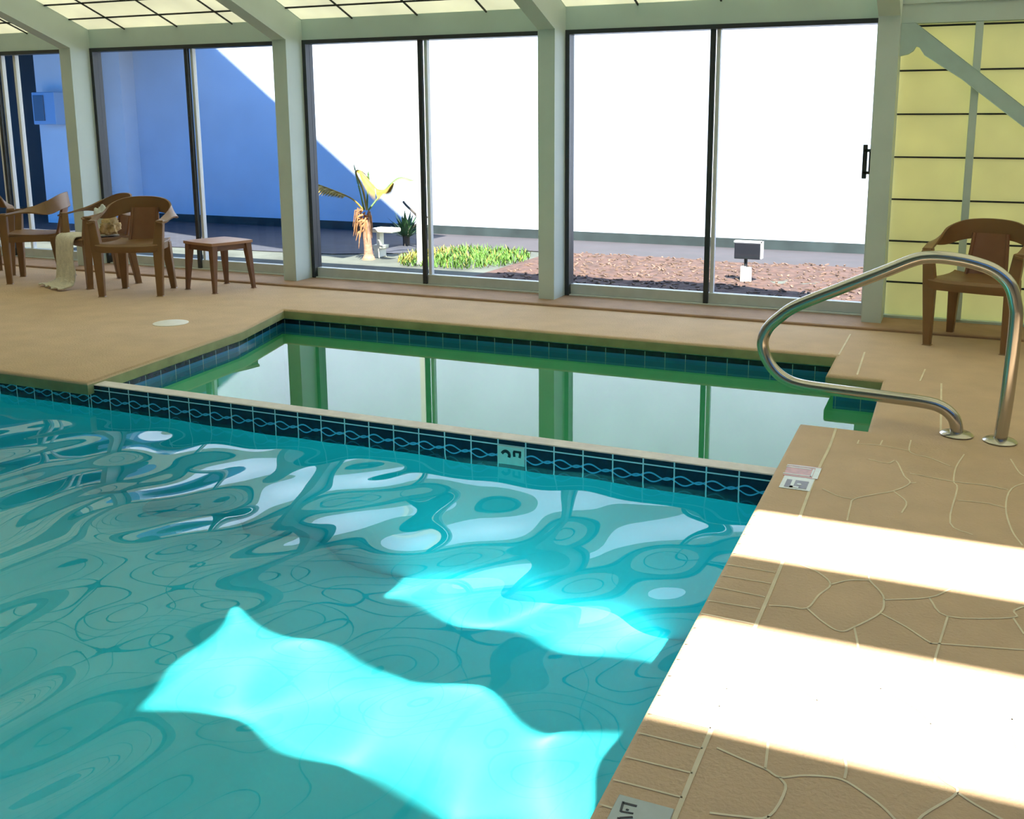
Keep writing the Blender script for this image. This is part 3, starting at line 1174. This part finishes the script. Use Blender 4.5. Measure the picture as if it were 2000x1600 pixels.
# wing at the far left: dark shopfront, a pale pier with a lamp box
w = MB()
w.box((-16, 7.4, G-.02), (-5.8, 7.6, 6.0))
w.mi = 1
w.box((-6.74, 5.0, G-.02), (-6.1, 5.5, 6.0))
w.mi = 0
w.box((-16, 2.4, 2.75), (-4.2, 7.4, 2.9))  # unseen canopy stretched forward to keep the pier in shade
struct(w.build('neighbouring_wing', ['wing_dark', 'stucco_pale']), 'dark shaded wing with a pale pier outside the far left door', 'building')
lb = empty('wall_box', (-6.36, 5.0, 1.62))
tag(lb, 'pale blue square box fixed on the pier outside the far left door', 'wall box')
m = MB()
m.box((-.24, -.22, -.26), (.26, 0, .26))
m.bevel(.012, 2).build('housing', 'lamp_blue', lb)
m = MB()
m.box((-.20, -.235, -.20), (.03, -.219, .21))
m.bevel(.004, 1).build('grille', 'box_dark', lb)

# sloping slab added out of view to throw the slanting shade on the wall
cp = empty('shade_caster', (1.70, 3.0, G))
tag(cp, 'added sloping slab on a thin white post that shades the wall outside', 'shade_caster')
m = MB()
m.box((-.03, -.03, -.01), (.03, .03, 3.70))
m.build('post', 'concrete_white', cp)
mm = .775
za = lambda x: 3.95-mm*(x-1.05)
rp = [(1.78, 1.0, za(1.78)), (1.78, 3.7, za(1.78)), (-5.2, 3.7, za(-5.2)), (-5.2, 1.0, za(-5.2))]
m = MB()
rp = [(x-1.70, y-3.0, z-G) for x, y, z in rp]
m.hexa(rp+[(x, y, z+.02) for x, y, z in rp])
m.build('shade_slab', 'wall_white', cp)

# young palm
pr = empty('young_palm', (.87, 3.12, G))
tag(pr, 'young palm with drooping yellow fronds outside the middle glass door', 'palm')
m = MB()
m.tube(smooth_path([(0.02, 0, -.02), (.02, 0, .06), (.01, 0, .22), (0, 0, .38), (-.01, 0, .48)], 5), [.085, .08, .075, .07, .06, .056, .054, .052, .05, .05, .05, .05, .05, .05, .05, .055, .06, .06, .055, .05, .04], 14)
m.build('trunk', 'trunk', pr, smooth=True, angle=1)
m = MB()
for _ in range(60):
    a = rng.uniform(0, 6.3)
    z = rng.uniform(.36, .60)
    r0 = .04
    p0 = Vector((r0*math.cos(a)-.01, r0*math.sin(a), z))
    p1 = p0+Vector((math.cos(a)*rng.uniform(.02, .07)-.03, math.sin(a)*.05, rng.uniform(-.05, .06)))
    p2 = p1+Vector((math.cos(a)*.03-.01, math.sin(a)*.02, rng.uniform(-.22, -.06)))
    m.tube([p0, p1, p2], [.012, .010, .002], 5)
m.build('fibre_skirt', 'fibre', pr)


def frond(pts, wid, mt, hang, nleaf=34, spear=False):
    P = smooth_path(pts, 10)
    m = MB()
    m.tube(P, [lerp(.013, .003, i/(len(P)-1)) for i in range(len(P))], 6)
    for i in range(nleaf):
        s_ = lerp(.12 if spear else .34, .985, i/(nleaf-1))
        p = P[int(s_*(len(P)-1))]
        t = (P[min(int(s_*(len(P)-1))+1, len(P)-1)]-P[max(int(s_*(len(P)-1))-1, 0)]).normalized()
        L = wid*math.sin(math.pi*min(1, max(.08, (s_-.2)/.85)))
        for sg in (-1, 1):
            sd_ = t.cross(Vector((0, 0, 1)))
            if sd_.length < .1:
                sd_ = Vector((1, 0, 0))
            sd_.normalize()
            tip = p+t*L*.75+sd_*sg*L*.45+Vector((0, 0, -hang*L))
            mid = p+(tip-p)*.5+Vector((0, 0, .15*L))
            n_ = t*.013
            v = [m.v(*(p-n_)), m.v(*(p+n_)), m.v(*(mid+n_)), m.v(*(mid-n_)), m.v(*tip)]
            m.f([v[0], v[1], v[2], v[3]])
            m.f([v[3], v[2], v[4]])
    return m.build('frond', mt, pr)


zb = .60
frond([(-.02, 0, zb), (-.06, .0, .78), (-.12, .02, .98), (-.17, .03, 1.16)], .05, 'frond_green', .0, 24, True)
frond([(.02, 0, zb), (.035, 0, .78), (.045, .01, .94), (.05, .01, 1.07)], .05, 'frond_green', .0, 24, True)
frond([(-.03, 0, zb), (-.14, -.08, .74), (-.32, -.25, .86), (-.50, -.42, .95), (-.66, -.55, .97)], .20, 'frond_yellow', .7, 44)
frond([(.02, .0, zb), (.0, -.05, .86), (-.04, -.12, 1.06), (.05, -.16, 1.08), (.18, -.2, .98), (.33, -.25, .88), (.48, -.3, .88), (.60, -.32, .96)], .19, 'frond_yellow', .5, 44)
frond([(.03, .02, zb), (.12, .2, .8), (.26, .35, .98), (.42, .45, .95)], .10, 'frond_green', .5, 20)

# spiky plant and branch in front of the wall
bu = empty('agave', (.60, 4.5, G))
tag(bu, 'dark green spiky plant outside beyond the palm', 'plant')
m = MB()
for i in range(46):
    a = i*2.4
    el = rng.uniform(.25, 1.35)
    L = rng.uniform(.28, .50)
    d = Vector((math.cos(a)*math.cos(el), math.sin(a)*math.cos(el), math.sin(el)))
    p0 = Vector((0, 0, .10))
    p1 = p0+d*L*.55
    p2 = p0+d*L+Vector((0, 0, -.10*L))
    sd_ = d.cross(Vector((0, 0, 1))).normalized()*.026
    v = [m.v(*(p0-sd_*.6)), m.v(*(p0+sd_*.6)), m.v(*(p1+sd_)), m.v(*(p1-sd_)), m.v(*p2)]
    m.f([v[0], v[1], v[2], v[3]])
    m.f([v[3], v[2], v[4]])
m.build('foliage', 'leaf_dark', bu)
m = MB()
m.tube([(0, 0, 0), (0, 0, .2)], .05, 10)
m.tube(smooth_path([(.02, 0, .2), (.22, -.02, .36), (.02, -.02, .56), (-.03, 0, .60)][::-1], 6), .016, 8)
m.tube([(.20, -.02, .40), (.34, 0, .40)], .014, 8)
m.build('stem', 'branch', bu)

be = empty('garden_bench', (.95, 3.40, G))
tag(be, 'small white concrete bench outside behind the palm trunk', 'bench')
m = MB()
m.box((-.13, -.11, .305), (.18, .11, .36))
m.bevel(.018, 3).build('seat', 'concrete_white', be)
for xx in (-.06,):
    m = MB()
    m.prism([(xx-.085, -.08, .14), (xx+.075, -.08, .14), (xx+.065, -.08, .105), (xx+.03, -.08, .085), (xx+.028, -.08, -.01), (xx-.045, -.08, -.01), (xx-.045, -.08, .085)], (0, .15, 0))
    m.box((xx-.03, -.05, .13), (xx+.02, .05, .31))
    m.bevel(.006, 1).build('pedestal', 'concrete_white', be)

fl = empty('yard_floodlight', (5.62, 3.02, G))
tag(fl, 'black rectangular floodlight on a short white post in the wood chips', 'floodlight')
m = MB()
m.box((-.145, -.05, .255), (.125, .05, .425))
m.bevel(.008, 2).build('lamp_housing', 'flood_black', fl)
m = MB()
m.box((-.155, -.03, .425), (.137, .06, .440))
m.box((.125, -.03, .262), (.140, .06, .440))
m.build('hood', 'white_sunlit_metal', fl)
m = MB()
m.tube([(-.03, 0, .17), (-.03, 0, .26)], .018, 10)
m.build('bracket', 'flood_black', fl)
m = MB()
m.box((-.075, -.05, .005), (-.02, .05, .175))
m.box((-.018, -.035, .005), (.03, .035, .165))
m.bevel(.004, 1).build('post', 'concrete_white', fl)

pl = empty('small_shrub', (-1.58, 1.5, G))
tag(pl, 'small green shrub outside seen just right of the leftmost post', 'shrub')
m = MB()
m.tube(smooth_path([(0, 0, -.01), (.01, 0, .4), (-.02, 0, .75)], 5), .012, 6)
m.build('stem', 'branch', pl)
m = MB()
for i in range(40):
    a = i*2.4
    z = rng.uniform(.45, .88)
    p0 = Vector((0, 0, z))
    d = Vector((math.cos(a), math.sin(a), rng.uniform(-.2, .7))).normalized()
    L = rng.uniform(.06, .14)
    sd_ = d.cross(Vector((0, 0, 1))).normalized()*.018
    p1, p2 = p0+d*L*.5, p0+d*L
    v = [m.v(*p0), m.v(*(p1+sd_)), m.v(*p2), m.v(*(p1-sd_))]
    m.f(v)
m.build('foliage', 'leaf_dark', pl)
